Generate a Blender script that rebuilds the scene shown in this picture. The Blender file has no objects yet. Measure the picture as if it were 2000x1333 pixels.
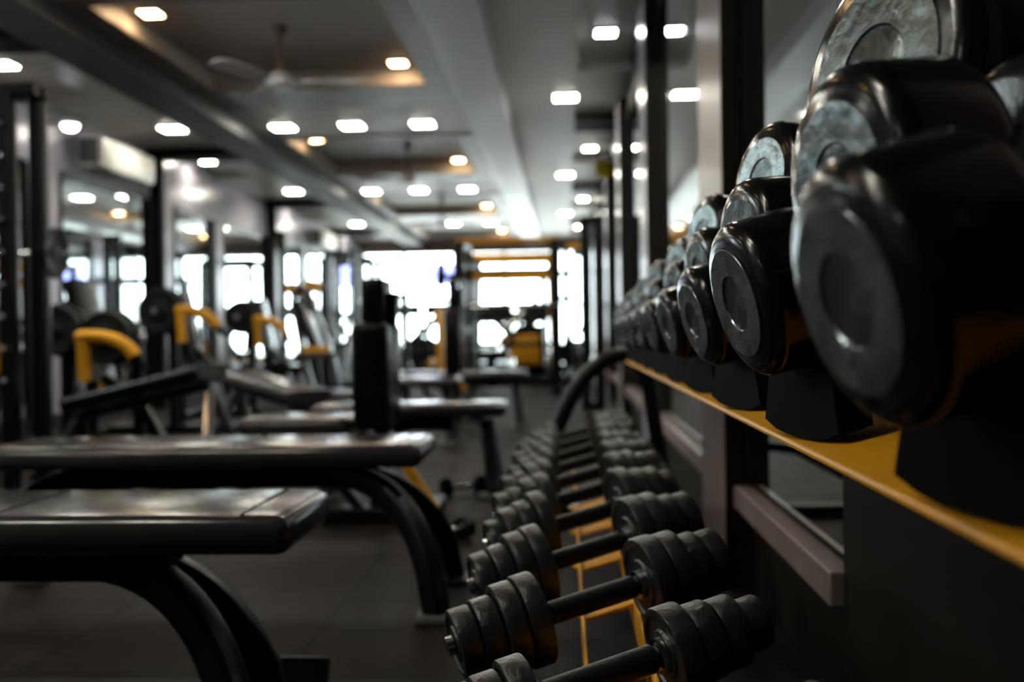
import bpy, bmesh, math, random
from mathutils import Vector, Matrix
random.seed(7)
C = bpy.context.scene.collection
SC = bpy.context.scene
R = math.radians

# ------------------------------------------------------------------ camera
F = 1950.0
CAM = Vector((0, 0, 0.75))
ROT = (Matrix.Rotation(R(3.05), 3, 'Z') @ Matrix.Rotation(R(90 - 0.5), 3, 'X') @ Matrix.Rotation(R(-0.8), 3, 'Z'))

def W(px, py, Y):
    """point of the place at depth Y that a survey of the photo puts at (px, py)"""
    d = ROT @ Vector(((px - 1000) / F, -(py - 666.5) / F, -1))
    return CAM + d * (Y / d.y)

cd = bpy.data.cameras.new('camera')
cam = bpy.data.objects.new('camera', cd)
C.objects.link(cam)
cam.matrix_world = Matrix.Translation(CAM) @ ROT.to_4x4()
cd.sensor_width = 36
cd.lens = F * 36 / 2000
cd.clip_start = 0.02
cd.dof.use_dof = True
cd.dof.focus_distance = 1.12
cd.dof.aperture_fstop = 3.1
SC.camera = cam

SC.view_settings.view_transform = 'Standard'
SC.view_settings.look = 'None'
SC.view_settings.gamma = 1
SC.view_settings.use_curve_mapping = False
SC.view_settings.exposure = 0.0
try:
    SC.cycles.use_denoising = True
    SC.cycles.max_bounces = 8
    SC.cycles.sample_clamp_indirect = 6
    SC.cycles.caustics_reflective = True
    SC.cycles.blur_glossy = 1.0
    SC.cycles.caustics_refractive = False
except Exception:
    pass

# ------------------------------------------------------------------ materials
def mat(name, col, rough=0.5, metal=0.0, var=0.12, scale=12, rvar=0.1, bump=0.0, bscale=80, coat=0.0, spec=0.5):
    m = bpy.data.materials.new(name); m.use_nodes = True
    nt = m.node_tree; b = nt.nodes['Principled BSDF']
    tc = nt.nodes.new('ShaderNodeTexCoord')
    n = nt.nodes.new('ShaderNodeTexNoise'); n.inputs['Scale'].default_value = scale; n.inputs['Detail'].default_value = 5
    nt.links.new(tc.outputs['Object'], n.inputs['Vector'])
    r = nt.nodes.new('ShaderNodeValToRGB')
    c0 = [max(0, c * (1 - var)) for c in col]; c1 = [min(1, c * (1 + var)) for c in col]
    r.color_ramp.elements[0].position = .3; r.color_ramp.elements[1].position = .7
    r.color_ramp.elements[0].color = (*c0, 1); r.color_ramp.elements[1].color = (*c1, 1)
    nt.links.new(n.outputs['Fac'], r.inputs['Fac']); nt.links.new(r.outputs['Color'], b.inputs['Base Color'])
    mr = nt.nodes.new('ShaderNodeMapRange'); mr.inputs['To Min'].default_value = max(0.02, rough - rvar); mr.inputs['To Max'].default_value = min(1, rough + rvar)
    nt.links.new(n.outputs['Fac'], mr.inputs['Value']); nt.links.new(mr.outputs['Result'], b.inputs['Roughness'])
    b.inputs['Metallic'].default_value = metal
    b.inputs['Specular IOR Level'].default_value = spec
    if coat: b.inputs['Coat Weight'].default_value = coat; b.inputs['Coat Roughness'].default_value = .12
    if bump:
        n2 = nt.nodes.new('ShaderNodeTexNoise'); n2.inputs['Scale'].default_value = bscale; n2.inputs['Detail'].default_value = 6
        nt.links.new(tc.outputs['Object'], n2.inputs['Vector'])
        bp = nt.nodes.new('ShaderNodeBump'); bp.inputs['Strength'].default_value = bump; bp.inputs['Distance'].default_value = .004
        nt.links.new(n2.outputs['Fac'], bp.inputs['Height']); nt.links.new(bp.outputs['Normal'], b.inputs['Normal'])
    return m

def emit(name, col, s):
    m = bpy.data.materials.new(name); m.use_nodes = True
    nt = m.node_tree; nt.nodes.clear()
    e = nt.nodes.new('ShaderNodeEmission'); e.inputs['Color'].default_value = (*col, 1); e.inputs['Strength'].default_value = s
    o = nt.nodes.new('ShaderNodeOutputMaterial'); nt.links.new(e.outputs[0], o.inputs[0])
    return m

M = {}
M['rubber'] = mat('rubber', (.004, .005, .006), .17, 0, .3, 30, .05, .06, 90, coat=.0, spec=.38)
M['plate_rubber'] = mat('plate_rubber', (.006, .007, .008), .5, 0, .3, 30, .05, .1, 90, spec=.2)
M['scuffed_rubber'] = mat('scuffed_rubber', (.21, .255, .265), .25, .8, .35, 22, .1, .8, 40)
M['plate_iron'] = mat('plate_iron', (.022, .020, .021), .33, .0, .35, 40, .12, .5, 120, spec=.65)
M['plate_face'] = mat('plate_face', (.018, .02, .024), .3, .0, .3, 40, .12, .3, 120)
M['black_steel'] = mat('black_steel', (.002, .0025, .003), .33, .0, .2, 20, .04, 0, coat=.0, spec=.25)
M['grip'] = mat('grip', (.006, .006, .007), .4, .0, .2, 60, .1, .3, 300, spec=.3)
M['chrome'] = mat('chrome', (.72, .74, .76), .16, 1, .05, 10, .05)
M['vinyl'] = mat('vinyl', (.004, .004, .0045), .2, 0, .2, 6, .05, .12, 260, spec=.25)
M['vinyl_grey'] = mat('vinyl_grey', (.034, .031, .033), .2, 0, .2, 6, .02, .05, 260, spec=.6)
M['yellow'] = mat('yellow', (.72, .33, .010), .45, 0, .08, 8, .08, .05, 60, spec=.3)
M['paint'] = mat('paint', (.62, .60, .56), .42, 0, .04, 3, .05)
M['beam_paint'] = mat('beam_paint', (.76, .78, .84), .30, 0, .04, 3, .05)
M['dark_beam'] = mat('dark_beam', (.018, .018, .02), .5, 0, .1, 3, .05, spec=.25)
M['tray_paint'] = mat('tray_paint', (.34, .30, .27), .5, 0, .06, 2, .05)
M['tray_border'] = mat('tray_border', (.14, .10, .08), .4, 0, .1, 3, .05)
M['black_laminate'] = mat('black_laminate', (.002, .002, .002), .6, 0, .15, 4, .05, spec=.06)
M['brown_laminate'] = mat('brown_laminate', (.011, .0075, .005), .5, 0, .25, 5, .08, spec=.25)
M['lilac_laminate'] = mat('lilac_laminate', (.42, .40, .46), .22, 0, .05, 3, .05)
M['pink_laminate'] = mat('pink_laminate', (.22, .17, .165), .3, 0, .12, 6, .06, .06, 40)
M['skirting'] = mat('skirting', (.28, .22, .21), .35, 0, .15, 9, .06)
M['white_plastic'] = mat('white_plastic', (.88, .89, .82), .3, 0, .03, 4, .05)
M['grey_plastic'] = mat('grey_plastic', (.12, .12, .12), .4, 0, .1, 4, .05)
M['frame'] = mat('frame', (.25, .23, .2), .4, .3, .1, 4, .05)
M['outside_ground'] = mat('outside_ground', (.5, .48, .45), .8, 0, .15, 1, .05)
M['awning'] = mat('awning', (.22, .22, .60), .7, 0, .1, 2, .05)
M['facade'] = mat('facade', (.7, .66, .6), .8, 0, .1, 1, .05)
M['fan_blade'] = mat('fan_blade', (.7, .68, .68), .3, .1, .08, 5, .05)
M['fan_dark'] = mat('fan_dark', (.12, .08, .055), .35, .2, .08, 5, .05)
M['led'] = emit('led', (1.0, .95, .80), 95)
M['led_cool'] = emit('led_cool', (.92, .97, 1.0), 60)
M['led_soft'] = emit('led_soft', (.95, .97, 1.0), 14)
M['led_warm'] = emit('led_warm', (1.0, .62, .32), 45)
M['sign_yellow'] = mat('sign_yellow', (.75, .62, .02), .5, 0, .05, 5, .05)

def mirror_mat():
    m = mat('mirror', (.86, .90, .90), .03, 1, .02, 2, .01)
    return m
M['mirror'] = mirror_mat()

def glass_mat():
    m = bpy.data.materials.new('window_glass'); m.use_nodes = True
    nt = m.node_tree; nt.nodes.clear()
    t = nt.nodes.new('ShaderNodeBsdfTransparent'); t.inputs[0].default_value = (.93, .97, .96, 1)
    g = nt.nodes.new('ShaderNodeBsdfGlossy'); g.inputs['Roughness'].default_value = .03
    f = nt.nodes.new('ShaderNodeFresnel'); f.inputs['IOR'].default_value = 1.45
    x = nt.nodes.new('ShaderNodeMixShader'); o = nt.nodes.new('ShaderNodeOutputMaterial')
    nt.links.new(f.outputs[0], x.inputs[0]); nt.links.new(t.outputs[0], x.inputs[1]); nt.links.new(g.outputs[0], x.inputs[2]); nt.links.new(x.outputs[0], o.inputs[0])
    return m
M['glass'] = glass_mat()

def floor_mat():
    m = mat('floor_rubber', (.010, .0075, .0065), .62, 0, .25, 5, .1, .25, 220, spec=.12)
    nt = m.node_tree; b = nt.nodes['Principled BSDF']
    tc = [n for n in nt.nodes if n.type == 'TEX_COORD'][0]
    mp = nt.nodes.new('ShaderNodeMapping'); mp.inputs['Location'].default_value = (.63, .24, 0)
    br = nt.nodes.new('ShaderNodeTexBrick'); br.offset = 0; br.squash = 1
    br.inputs['Scale'].default_value = 1; br.inputs['Brick Width'].default_value = .6; br.inputs['Row Height'].default_value = .6
    br.inputs['Mortar Size'].default_value = .009; br.inputs['Color1'].default_value = (.7, .8, .85, 1); br.inputs['Color2'].default_value = (1.5, 1.15, 1.0, 1)
    br.inputs['Mortar'].default_value = (.15, .15, .15, 1)
    nt.links.new(tc.outputs['Object'], mp.inputs[0]); nt.links.new(mp.outputs[0], br.inputs['Vector'])
    old = b.inputs['Base Color'].links[0].from_socket
    mx = nt.nodes.new('ShaderNodeMix'); mx.data_type = 'RGBA'; mx.blend_type = 'MULTIPLY'; mx.inputs[0].default_value = 1
    nt.links.new(old, mx.inputs[6]); nt.links.new(br.outputs['Color'], mx.inputs[7]); nt.links.new(mx.outputs[2], b.inputs['Base Color'])
    return m
M['floor'] = floor_mat()

# ------------------------------------------------------------------ mesh helpers
class MB:
    def __init__(s): s.bm = bmesh.new()
    def box(s, x0, x1, y0, y1, z0, z1, bev=0, mt=None):
        r = bmesh.ops.create_cube(s.bm, size=1)
        vs = r['verts']
        bmesh.ops.scale(s.bm, verts=vs, vec=(abs(x1-x0), abs(y1-y0), abs(z1-z0)))
        if bev:
            es = list({e for v in vs for e in v.link_edges})
            g = bmesh.ops.bevel(s.bm, geom=es, offset=bev, segments=3, profile=.5, affect='EDGES')
            vs = list({v for f in g['faces'] for v in f.verts} | {v for v in vs if v.is_valid})
        bmesh.ops.translate(s.bm, verts=vs, vec=((x0+x1)/2, (y0+y1)/2, (z0+z1)/2))
        if mt: bmesh.ops.transform(s.bm, matrix=mt, verts=vs)
        return s
    def sweep(s, pts, ring, closed=False, up=(0, 0, 1)):
        """carry a closed 2-D ring along a path"""
        pts = [Vector(p) for p in pts]; n = len(pts); rings = []
        prev = None
        for i, p in enumerate(pts):
            if closed: t = (pts[(i+1) % n] - pts[i-1])
            elif i == 0: t = pts[1] - p
            elif i == n-1: t = p - pts[-2]
            else: t = (pts[i+1] - p).normalized() + (p - pts[i-1]).normalized()
            t.normalize()
            if prev is None:
                u = Vector(up)
                if abs(u.dot(t)) > .95: u = Vector((0, 1, 0)) if abs(t.y) < .9 else Vector((1, 0, 0))
                a = (u - t * u.dot(t)).normalized()
            else:
                a = (prev - t * prev.dot(t)).normalized()
            prev = a; b = t.cross(a)
            rings.append([s.bm.verts.new(p + a * x + b * y) for x, y in ring])
        k = len(ring)
        for i in range(n if closed else n-1):
            A, B = rings[i], rings[(i+1) % n]
            for j in range(k): s.bm.faces.new((A[j], A[(j+1) % k], B[(j+1) % k], B[j]))
        if not closed:
            s.bm.faces.new(rings[0][::-1]); s.bm.faces.new(rings[-1])
        return s
    def tube(s, pts, r, seg=14, closed=False):
        return s.sweep(pts, [(r*math.cos(2*math.pi*i/seg), r*math.sin(2*math.pi*i/seg)) for i in range(seg)], closed)
    def bar(s, pts, w, h, rr=.006, up=(0, 0, 1)):
        """rectangular tube with rounded corners; h along up"""
        w /= 2; h /= 2; ring = []
        for sx, sy, a0 in ((1, 1, 0), (-1, 1, 90), (-1, -1, 180), (1, -1, 270)):
            for k in range(4):
                a = R(a0 + 30*k); ring.append((sx*(h-rr) + rr*math.cos(a), sy*(w-rr) + rr*math.sin(a)))
        return s.sweep(pts, ring, False, up)
    def lathe(s, prof, o, ax, seg=48):
        """prof: (t, r) pairs along axis ax from o"""
        o = Vector(o); ax = Vector(ax).normalized()
        u = Vector((0, 0, 1)) if abs(ax.z) < .9 else Vector((1, 0, 0))
        a = (u - ax*u.dot(ax)).normalized(); b = ax.cross(a); rings = []
        for t, r in prof:
            if r < 1e-6: rings.append([s.bm.verts.new(o + ax*t)])
            else: rings.append([s.bm.verts.new(o + ax*t + (a*math.cos(2*math.pi*i/seg) + b*math.sin(2*math.pi*i/seg))*r) for i in range(seg)])
        for A, B in zip(rings, rings[1:]):
            for j in range(seg):
                j2 = (j+1) % seg
                if len(A) == 1 and len(B) == 1: continue
                if len(A) == 1: s.bm.faces.new((A[0], B[j2], B[j]))
                elif len(B) == 1: s.bm.faces.new((A[j], A[j2], B[0]))
                else: s.bm.faces.new((A[j], A[j2], B[j2], B[j]))
        if len(rings[0]) > 1: s.bm.faces.new(rings[0])
        if len(rings[-1]) > 1: s.bm.faces.new(rings[-1][::-1])
        return s
    def build(s, name, m, parent=None, smooth=True, label=None):
        bmesh.ops.recalc_face_normals(s.bm, faces=s.bm.faces)
        me = bpy.data.meshes.new(name); s.bm.to_mesh(me); s.bm.free()
        me.materials.append(M[m] if isinstance(m, str) else m)
        if smooth:
            me.shade_smooth()
            try: me.set_sharp_from_angle(angle=R(35))
            except Exception: pass
        o = bpy.data.objects.new(name, me); C.objects.link(o)
        if parent: o.parent = parent
        if label: o['label'] = label
        return o

def tag(o, label, cat, group=None, kind=None):
    o['label'] = label; o['category'] = cat
    if group: o['group'] = group
    if kind: o['kind'] = kind
    return o
def thing(name, label, cat, loc=(0, 0, 0), rz=0, group=None):
    o = bpy.data.objects.new(name, None); C.objects.link(o)
    o.location = loc; o.rotation_euler = (0, 0, rz); o.empty_display_size = .1
    return tag(o, label, cat, group)
def struct(name, mb, m, smooth=False, parent=None):
    o = mb.build(name, m, parent, smooth)
    if not parent: o['kind'] = 'structure'
    return o
def copy_tree(o, parent=None):
    c = o.copy(); C.objects.link(c)
    if parent: c.parent = parent
    for ch in list(o.children): copy_tree(ch, c)
    return c
def arc(p0, p1, p2, n=10):
    p0, p1, p2 = map(Vector, (p0, p1, p2))
    return [p0*(1-t)**2 + p1*2*t*(1-t) + p2*t*t for t in [i/n for i in range(n+1)]]

# ------------------------------------------------------------------ the room
XL, XR, YN, YF, ZC = -4.3, .530, -3.2, 20.8, 2.70
ZT = 2.83
ZR = 2.765
struct('floor', MB().box(XL-.2, XR+.2, YN, YF, -.05, 0), 'floor')

trays = [(-2.75, -1.05, a, b) for a, b in ((-2.4, -.3), (1.7, 3.75), (5.7, 7.75), (9.85, 12.05), (14.0, 16.35), (18.1, 20.3))]
recR = [(.115, XR, a, b) for a, b in ((1.5, 3.4), (5.6, 7.5), (9.75, 11.6), (13.9, 15.75), (18.0, 19.9))]
recL = [(XL, -3.8, a, b) for a, b in ((-2.1, -.1), (2.0, 4.0), (6.1, 8.1), (10.3, 12.2), (14.4, 16.3), (18.5, 20.3))]
def ceiling_mesh():
    mb = MB(); rec = trays + recR + recL
    xs = sorted({XL, XR} | {v for r in rec for v in r[:2]}); ys = sorted({YN, YF} | {v for r in rec for v in r[2:]})
    def inside(x, y): return any(a < x < b and c < y < d for a, b, c, d in rec)
    H = {}
    for i in range(len(xs)-1):
        for j in range(len(ys)-1):
            cx = (xs[i]+xs[i+1])/2; H[i, j] = (ZT if -3 < cx < -1 else ZR) if inside(cx, (ys[j]+ys[j+1])/2) else ZC
    for (i, j), z in H.items():
        q = [mb.bm.verts.new(p) for p in ((xs[i], ys[j], z), (xs[i], ys[j+1], z), (xs[i+1], ys[j+1], z), (xs[i+1], ys[j], z))]
        mb.bm.faces.new(q)
        for di, dj, e in ((1, 0, ((xs[i+1], ys[j]), (xs[i+1], ys[j+1]))), (0, 1, ((xs[i], ys[j+1]), (xs[i+1], ys[j+1])))):
            z2 = H.get((i+di, j+dj))
            if z2 is not None and z2 != z:
                (ax, ay), (bx, by) = e
                mb.bm.faces.new([mb.bm.verts.new(p) for p in ((ax, ay, z), (bx, by, z), (bx, by, z2), (ax, ay, z2))])
    mb.box(XL-.2, XR+.2, YN, YF+.2, ZT+.05, ZT+.15)
    return mb
struct('ceiling', ceiling_mesh(), 'paint')
# trays: brown inner board and brown border
n = 0
for (x0, x1, y0, y1) in trays:
    n += 1
    mb = MB()
    mb.box(x0+.02, x1-.02, y0+.02, y1-.02, ZT-.012, ZT-.002)
    o = struct('trim_%d' % n, mb, 'tray_paint')
    mb = MB(); t = ZC-.012
    mb.box(x0-.13, x0, y0-.1, y1+.72, t, ZC-.001); mb.box(x1, x1+.22, y0-.1, y1+.72, t, ZC-.001)
    mb.box(x0, x1, y1, y1+.72, t, ZC-.001); mb.box(x0, x1, y0-.1, y0, t, ZC-.001)
    n += 1
    struct('trim_%d' % n, mb, 'tray_border')
# the two long beams
n += 1; struct('trim_%d' % n, MB().box(-.815, -.457, YN, YF, 2.566, ZC), 'beam_paint')
n += 1; struct('trim_%d' % n, MB().box(-3.27, -2.905, YN, YF, 2.566, ZC), 'dark_beam')
for y in (.7, 4.85, 8.97, 13.15, 17.3):
    n += 1; struct('trim_%d' % n, MB().box(.115, XR, y, y+.62, 2.655, ZC), 'black_laminate')
for y in (1.9, 6.0, 10.1, 14.2, 18.3):
    n += 1; struct('trim_%d' % n, MB().box(XL, -3.3, y, y+.3, 2.60, ZC), 'black_laminate')

# walls
CW = (4.3, 5.5, 1.75, 2.45)  # opening for the added high window in the left wall
mb = MB(); mb.box(XL-.15, XL, YN, CW[0], 0, ZT+.1); mb.box(XL-.15, XL, CW[1], YF, 0, ZT+.1); mb.box(XL-.15, XL, CW[0], CW[1], 0, CW[2]); mb.box(XL-.15, XL, CW[0], CW[1], CW[3], ZT+.1)
struct('wall_left', mb, 'lilac_laminate')
struct('wall_right', MB().box(XR+.004, XR+.16, YN, YF, 0, ZT+.1), 'brown_laminate')
struct('wall_back', MB().box(XL-.15, XR+.16, YN-.15, YN, 0, ZT+.1), 'brown_laminate')
mb = MB(); mb.box(XL-.15, XR+.16, YF, YF+.15, 2.47, ZT+.1); mb.box(XL-.15, XL+.08, YF, YF+.15, 0, 2.47)
struct('wall_far', mb, 'tray_border')
# left wall fins and mirrors
fins = [1.9+.1, 6.1, 10.2, 14.3, 18.4]
for y in fins:
    n += 1; struct('trim_%d' % n, MB().box(XL, XL+.12, y, y+.09, 0, 2.60, .006), 'black_laminate')
for y in (3.75, 7.85, 11.95, 16.05, 20.1):
    n += 1; struct('trim_%d' % n, MB().box(XL, XL+.04, y-.12, y+.12, 0, 2.17), 'black_laminate')
wn = 0
for y in fins:
    for a, b in ((y+.65, y+1.63), (y+2.25, y+4.09)):
        a, b = a, min(b, YF-.1)
        if b - a < .3 or (a < CW[1] and b > CW[0]): continue
        mb = MB(); mb.box(XL, XL+.012, a, b, .25, 2.17)
        wn += 1
        o = thing('wall_mirror', '', 'mirror'); o['_y'] = a
        mb.build('mirror_glass', 'mirror', o, False)
        mb = MB(); mb.box(XL, XL+.02, a-.02, a, .23, 2.19); mb.box(XL, XL+.02, b, b+.02, .23, 2.19); mb.box(XL, XL+.02, a, b, 2.17, 2.19); mb.box(XL, XL+.02, a, b, .23, .25)
        mb.build('mirror_frame', 'black_steel', o, False)
lm = [o for o in C.objects if o.name.startswith('wall_mirror')]
names_l = ['out of view nearest the camera', 'second from the camera, beyond the first fin', 
           'wide panel under the near air conditioner', 'narrow panel just past the near air conditioner', 'wide panel filled by the reflected bright window',
           'narrow panel under the far air conditioner', 'wide panel just beyond the far air conditioner', 'last narrow panel beside the glazed front', 'end panel']
lm.sort(key=lambda o: o['_y'])
for o, s in zip(lm, names_l):
    o['label'] = 'tall frameless mirror on the lilac left wall, ' + s; del o['_y']; o['group'] = 'mirrors along the left wall'
struct('baseboard_left', MB().box(XL, XL+.03, YN, YF, 0, .12), 'brown_laminate')

# right wall pillars, mirrors and sill
PX, PY = .459, [2.92+2.635*k for k in range(-1, 7)]
for y in PY:
    n += 1
    struct('trim_%d' % n, MB().box(PX, XR+.01, y, y+.012, 0, ZC-.045), 'brown_laminate')  # camera-facing side coloured dark, the pillar's shade put into the colour
    n += 1
    struct('trim_%d' % n, MB().box(PX, XR+.01, y+.012, y+.50, 0, ZC-.045, .004), 'pink_laminate' if y < 4 else 'lilac_laminate')
rl = ['beside the camera behind the upper rack', 'behind the middle of the rack, showing the ceiling', 'between the first and second pillars',
      'between the second and third pillars', 'past the third pillar', 'past the fourth pillar', 'past the fifth pillar', 'past the sixth pillar', 'last before the glazed front']
for i, y in enumerate(PY):
    a, b = y+.51, min(y+2.625, YF-.05)
    if i == 0: a = 1.86
    if b-a < .5: continue
    o = thing('wall_mirror', 'wall mirror on the dark right wall, ' + rl[i], 'mirror', group='mirrors along the right wall')
    MB().box(XR-.008, XR+.004, a, b, .32, 2.45).build('mirror_glass', 'mirror', o, False)
    mb = MB(); mb.box(XR-.012, XR+.002, a, a+.02, .30, 2.47); mb.box(XR-.012, XR+.002, b-.02, b, .30, 2.47); mb.box(XR-.012, XR+.002, a, b, 2.45, 2.47)
    mb.build('mirror_frame', 'brown_laminate', o, False)
    MB().box(XR-.05, XR+.002, a, b, .235, .30, .004).build('sill', 'skirting', o, False, 'pale pinkish ledge under the mirror')
    if i == 0: o['label'] = 'low mirror and pale sill visible under the yellow rack shelf'
    elif i == 1: o['label'] = 'wall mirror on the right showing two reflected ceiling lights'
mb = MB(); mb.box(.50, XR+.004, YN, 1.84, 0, ZC-.045)
n += 1; struct('trim_%d' % n, mb, 'brown_laminate')

# far glazed front
k = 0
xs = [XL+.08, -3.35, -2.3, -1.25, -.2, XR]
for a, b in zip(xs, xs[1:]):
    k += 1
    w = thing('window_%d' % k, '', 'window'); w['kind'] = 'structure'; del w['label']; del w['category']
    mb = MB()
    mb.box(a, a+.03, YF, YF+.08, 0, 2.47); mb.box(b-.03, b, YF, YF+.08, 0, 2.47)
    mb.box(a, b, YF, YF+.08, 2.42, 2.47); mb.box(a, b, YF, YF+.08, 0, .08)
    mb.box(a, b, YF+.01, YF+.07, 1.98, 2.01)
    mb.build('window_frame', 'frame', w, False)
    MB().box(a+.03, b-.03, YF+.035, YF+.042, .08, 2.42).build('pane', 'glass', w, False)
w = thing('window_6', '', 'window'); w['kind'] = 'structure'; del w['label']; del w['category']  # unseen high window, added to bring daylight onto the upper dumbbells
mb = MB(); mb.box(XL-.1, XL-.02, CW[0], CW[0]+.03, CW[2], CW[3]); mb.box(XL-.1, XL-.02, CW[1]-.03, CW[1], CW[2], CW[3]); mb.box(XL-.1, XL-.02, CW[0], CW[1], CW[2], CW[2]+.03); mb.box(XL-.1, XL-.02, CW[0], CW[1], CW[3]-.03, CW[3])
mb.build('window_frame', 'frame', w, False)
MB().box(XL-.065, XL-.058, CW[0]+.03, CW[1]-.03, CW[2]+.03, CW[3]-.03).build('pane', 'glass', w, False)
# outside
struct('ground_outside', MB().box(-14, 12, YF+.15, 60, -.12, -.02), 'outside_ground')
o = thing('shop_awning', 'blue violet awning out on the bright street beyond the windows', 'awning', (-4.2, 25.5, 0))
mb = MB(); mb.box(0, 1.45, 0, .9, 2.2, 2.24, 0, Matrix.Rotation(R(-8), 4, 'X')); mb.box(0, 1.45, -.35, -.31, 1.95, 2.5)
mb.build('canopy', 'awning', o, False)
for x in (.05, 1.4): MB().tube([(x, 0, 0), (x, 0, 2.2)], .03).build('pole', 'black_steel', o)

wd = bpy.data.worlds.new('daylight'); SC.world = wd; wd.use_nodes = True
bg = wd.node_tree.nodes['Background']; bg.inputs[0].default_value = (.90, .97, 1, 1); bg.inputs[1].default_value = 17.0
pl = bpy.data.lights.new('window_portal', 'AREA'); pl.shape = 'RECTANGLE'; pl.size = 4.7; pl.size_y = 2.4; pl.cycles.is_portal = True
po = bpy.data.objects.new('window_portal', pl); po.location = (-1.88, YF+.2, 1.24); po.rotation_euler = (R(-90), 0, 0); C.objects.link(po)

pl2 = bpy.data.lights.new('side_portal', 'AREA'); pl2.shape = 'RECTANGLE'; pl2.size = .7; pl2.size_y = 1.2; pl2.cycles.is_portal = True
po2 = bpy.data.objects.new('side_portal', pl2); po2.location = (XL-.2, 4.9, 2.1); po2.rotation_euler = (0, R(-90), 0); C.objects.link(po2)

# ------------------------------------------------------------------ ceiling lights
def proto_light(kind, sz):
    t = thing('ceiling_light', '', 'ceiling light')
    mb = MB(); h = sz/2
    mb.box(-h-.015, h+.015, -h-.015, h+.015, -.012, .0, .004); mb.build('bezel', 'white_plastic', t)
    MB().box(-h, h, -h, h, -.016, -.004, .003).build('diffuser', kind, t, False)
    return t
used = {}
def place_light(kind, sz, x, y, z, label, group):
    key = (kind, sz)
    if key not in used: used[key] = proto_light(kind, sz); o = used[key]
    else: o = copy_tree(used[key])
    o.location = (x, y, z); o['label'] = label; o['group'] = group
ords = ['nearest', 'second nearest', 'third', 'fourth', 'farthest']
ord4 = ['nearest', 'second nearest', 'third', 'farthest']
for i, y in enumerate((.9, 5.05, 9.15, 13.3, 17.4)):
    place_light('led', .19, -3.63, y, ZC, 'square white downlight in the left soffit beside the dark beam, %s of its row' % ords[i], 'square downlights in the left soffit')
for i, y in enumerate((-1.0, 3.0, 7.1, 11.25, 15.3, 19.4)):
    place_light('led', .15, -4.07, y, ZR, 'downlight washing the lilac left wall, %s' % ['behind the camera', 'beside the camera', 'at the left picture edge', 'above the narrow mirror', 'above the far air conditioner side', 'by the glazed front'][i], 'wall washing downlights')
for i, y in enumerate((.9, 5.05, 9.2, 13.45, 17.6)):
    for j, x in enumerate((-2.6, -1.95, -1.29)):
        place_light('led', .19, x, y, ZC, 'square white downlight, %s of three in the %s cross strip of the ceiling' % (['leftmost', 'middle', 'rightmost'][j], ords[i]), 'square downlights in the cross strips')
for i, y in enumerate((2.15, 6.23, 10.42, 14.6, 18.7)):
    place_light('led_warm', .12, -2.60, y, ZT-.012, 'small warm spotlight in the left corner of the %s brown tray' % ords[i], 'warm tray spotlights')
for i, y in enumerate((3.5, 7.55, 11.85, 16.15, 20.1)):
    place_light('led_warm', .12, -1.24, y, ZT-.012, 'small warm spotlight in the far right corner of the %s brown tray' % ords[i], 'warm tray spotlights')
for i, y in enumerate((4.15, 8.3, 12.4, 16.45)):
    place_light('led', .18, .03, y, ZC, 'square white downlight right of the pale beam, %s of its row' % ord4[i], 'square downlights in the right soffit')
for i, y in enumerate((6.75, 11.0, 15.2, 19.2)):
    place_light('led_cool' if i < 1 else 'led', .13, .30, y, ZR, 'round-looking downlight in the right wall recess, %s of its row' % ord4[i], 'downlights in the right recess')

o = thing('wall_lamp', 'bright lamp on a short arm over the near air conditioner', 'lamp', (-4.03, 8.0, 2.50))
MB().tube([(-.27, 0, .03), (0, 0, .03)], .012).build('arm', 'grey_plastic', o)
MB().lathe([(0, 0), (0, .07), (.03, .075), (.05, .03), (.05, 0)], (0, 0, 0), (0, 0, 1), 28).build('lamp_shade', 'white_plastic', o)
MB().lathe([(-.045, 0), (-.04, .04), (-.02, .06), (.002, .065), (.002, 0)], (0, 0, 0), (0, 0, 1), 28).build('bulb', M['led_soft'], o)

# ------------------------------------------------------------------ ceiling fans
def fan(x, y, rz, label):
    t = thing('ceiling_fan', label, 'ceiling fan', (x, y, 0), rz, 'ceiling fans in the trays')
    MB().tube([(0, 0, 2.5), (0, 0, ZT-.012)], .013).build('rod', 'fan_dark', t)
    MB().lathe([(0, 0), (0, .03), (.05, .055), (.06, 0)], (0, 0, ZT-.075), (0, 0, 1), 24).build('canopy_cup', 'fan_dark', t)
    MB().lathe([(0, 0), (0, .05), (.02, .09), (.06, .095), (.1, .06), (.12, .02), (.12, 0)], (0, 0, 2.4), (0, 0, 1), 32).build('motor', 'fan_blade', t)
    for k in range(3):
        mb = MB(); a = 2*math.pi*k/3
        mt = Matrix.Rotation(a, 4, 'Z') @ Matrix.Translation((0, 0, 2.45)) @ Matrix.Rotation(R(13), 4, 'X')
        vs = []
        out = [(.07, -.03), (.16, -.035), (.22, -.06), (.5, -.07), (.58, -.05), (.6, 0), (.58, .05), (.5, .065), (.22, .055), (.16, .03), (.07, .03)]
        top = [mb.bm.verts.new(mt @ Vector((p, q, .004))) for p, q in out]; bot = [mb.bm.verts.new(mt @ Vector((p, q, -.004))) for p, q in out]
        mb.bm.faces.new(top); mb.bm.faces.new(bot[::-1])
        for i in range(len(out)):
            j = (i+1) % len(out); mb.bm.faces.new((top[i], bot[i], bot[j], top[j]))
        mb.build('blade', 'fan_blade', t, False)
fan(-1.88, 6.6, R(4), 'three-bladed ceiling fan hanging in the nearest brown tray')
fan(-1.7, 10.9, R(80), 'ceiling fan hanging in the second brown tray')
fan(-1.85, 15.2, R(40), 'ceiling fan hanging in the third, bright tray')

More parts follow.
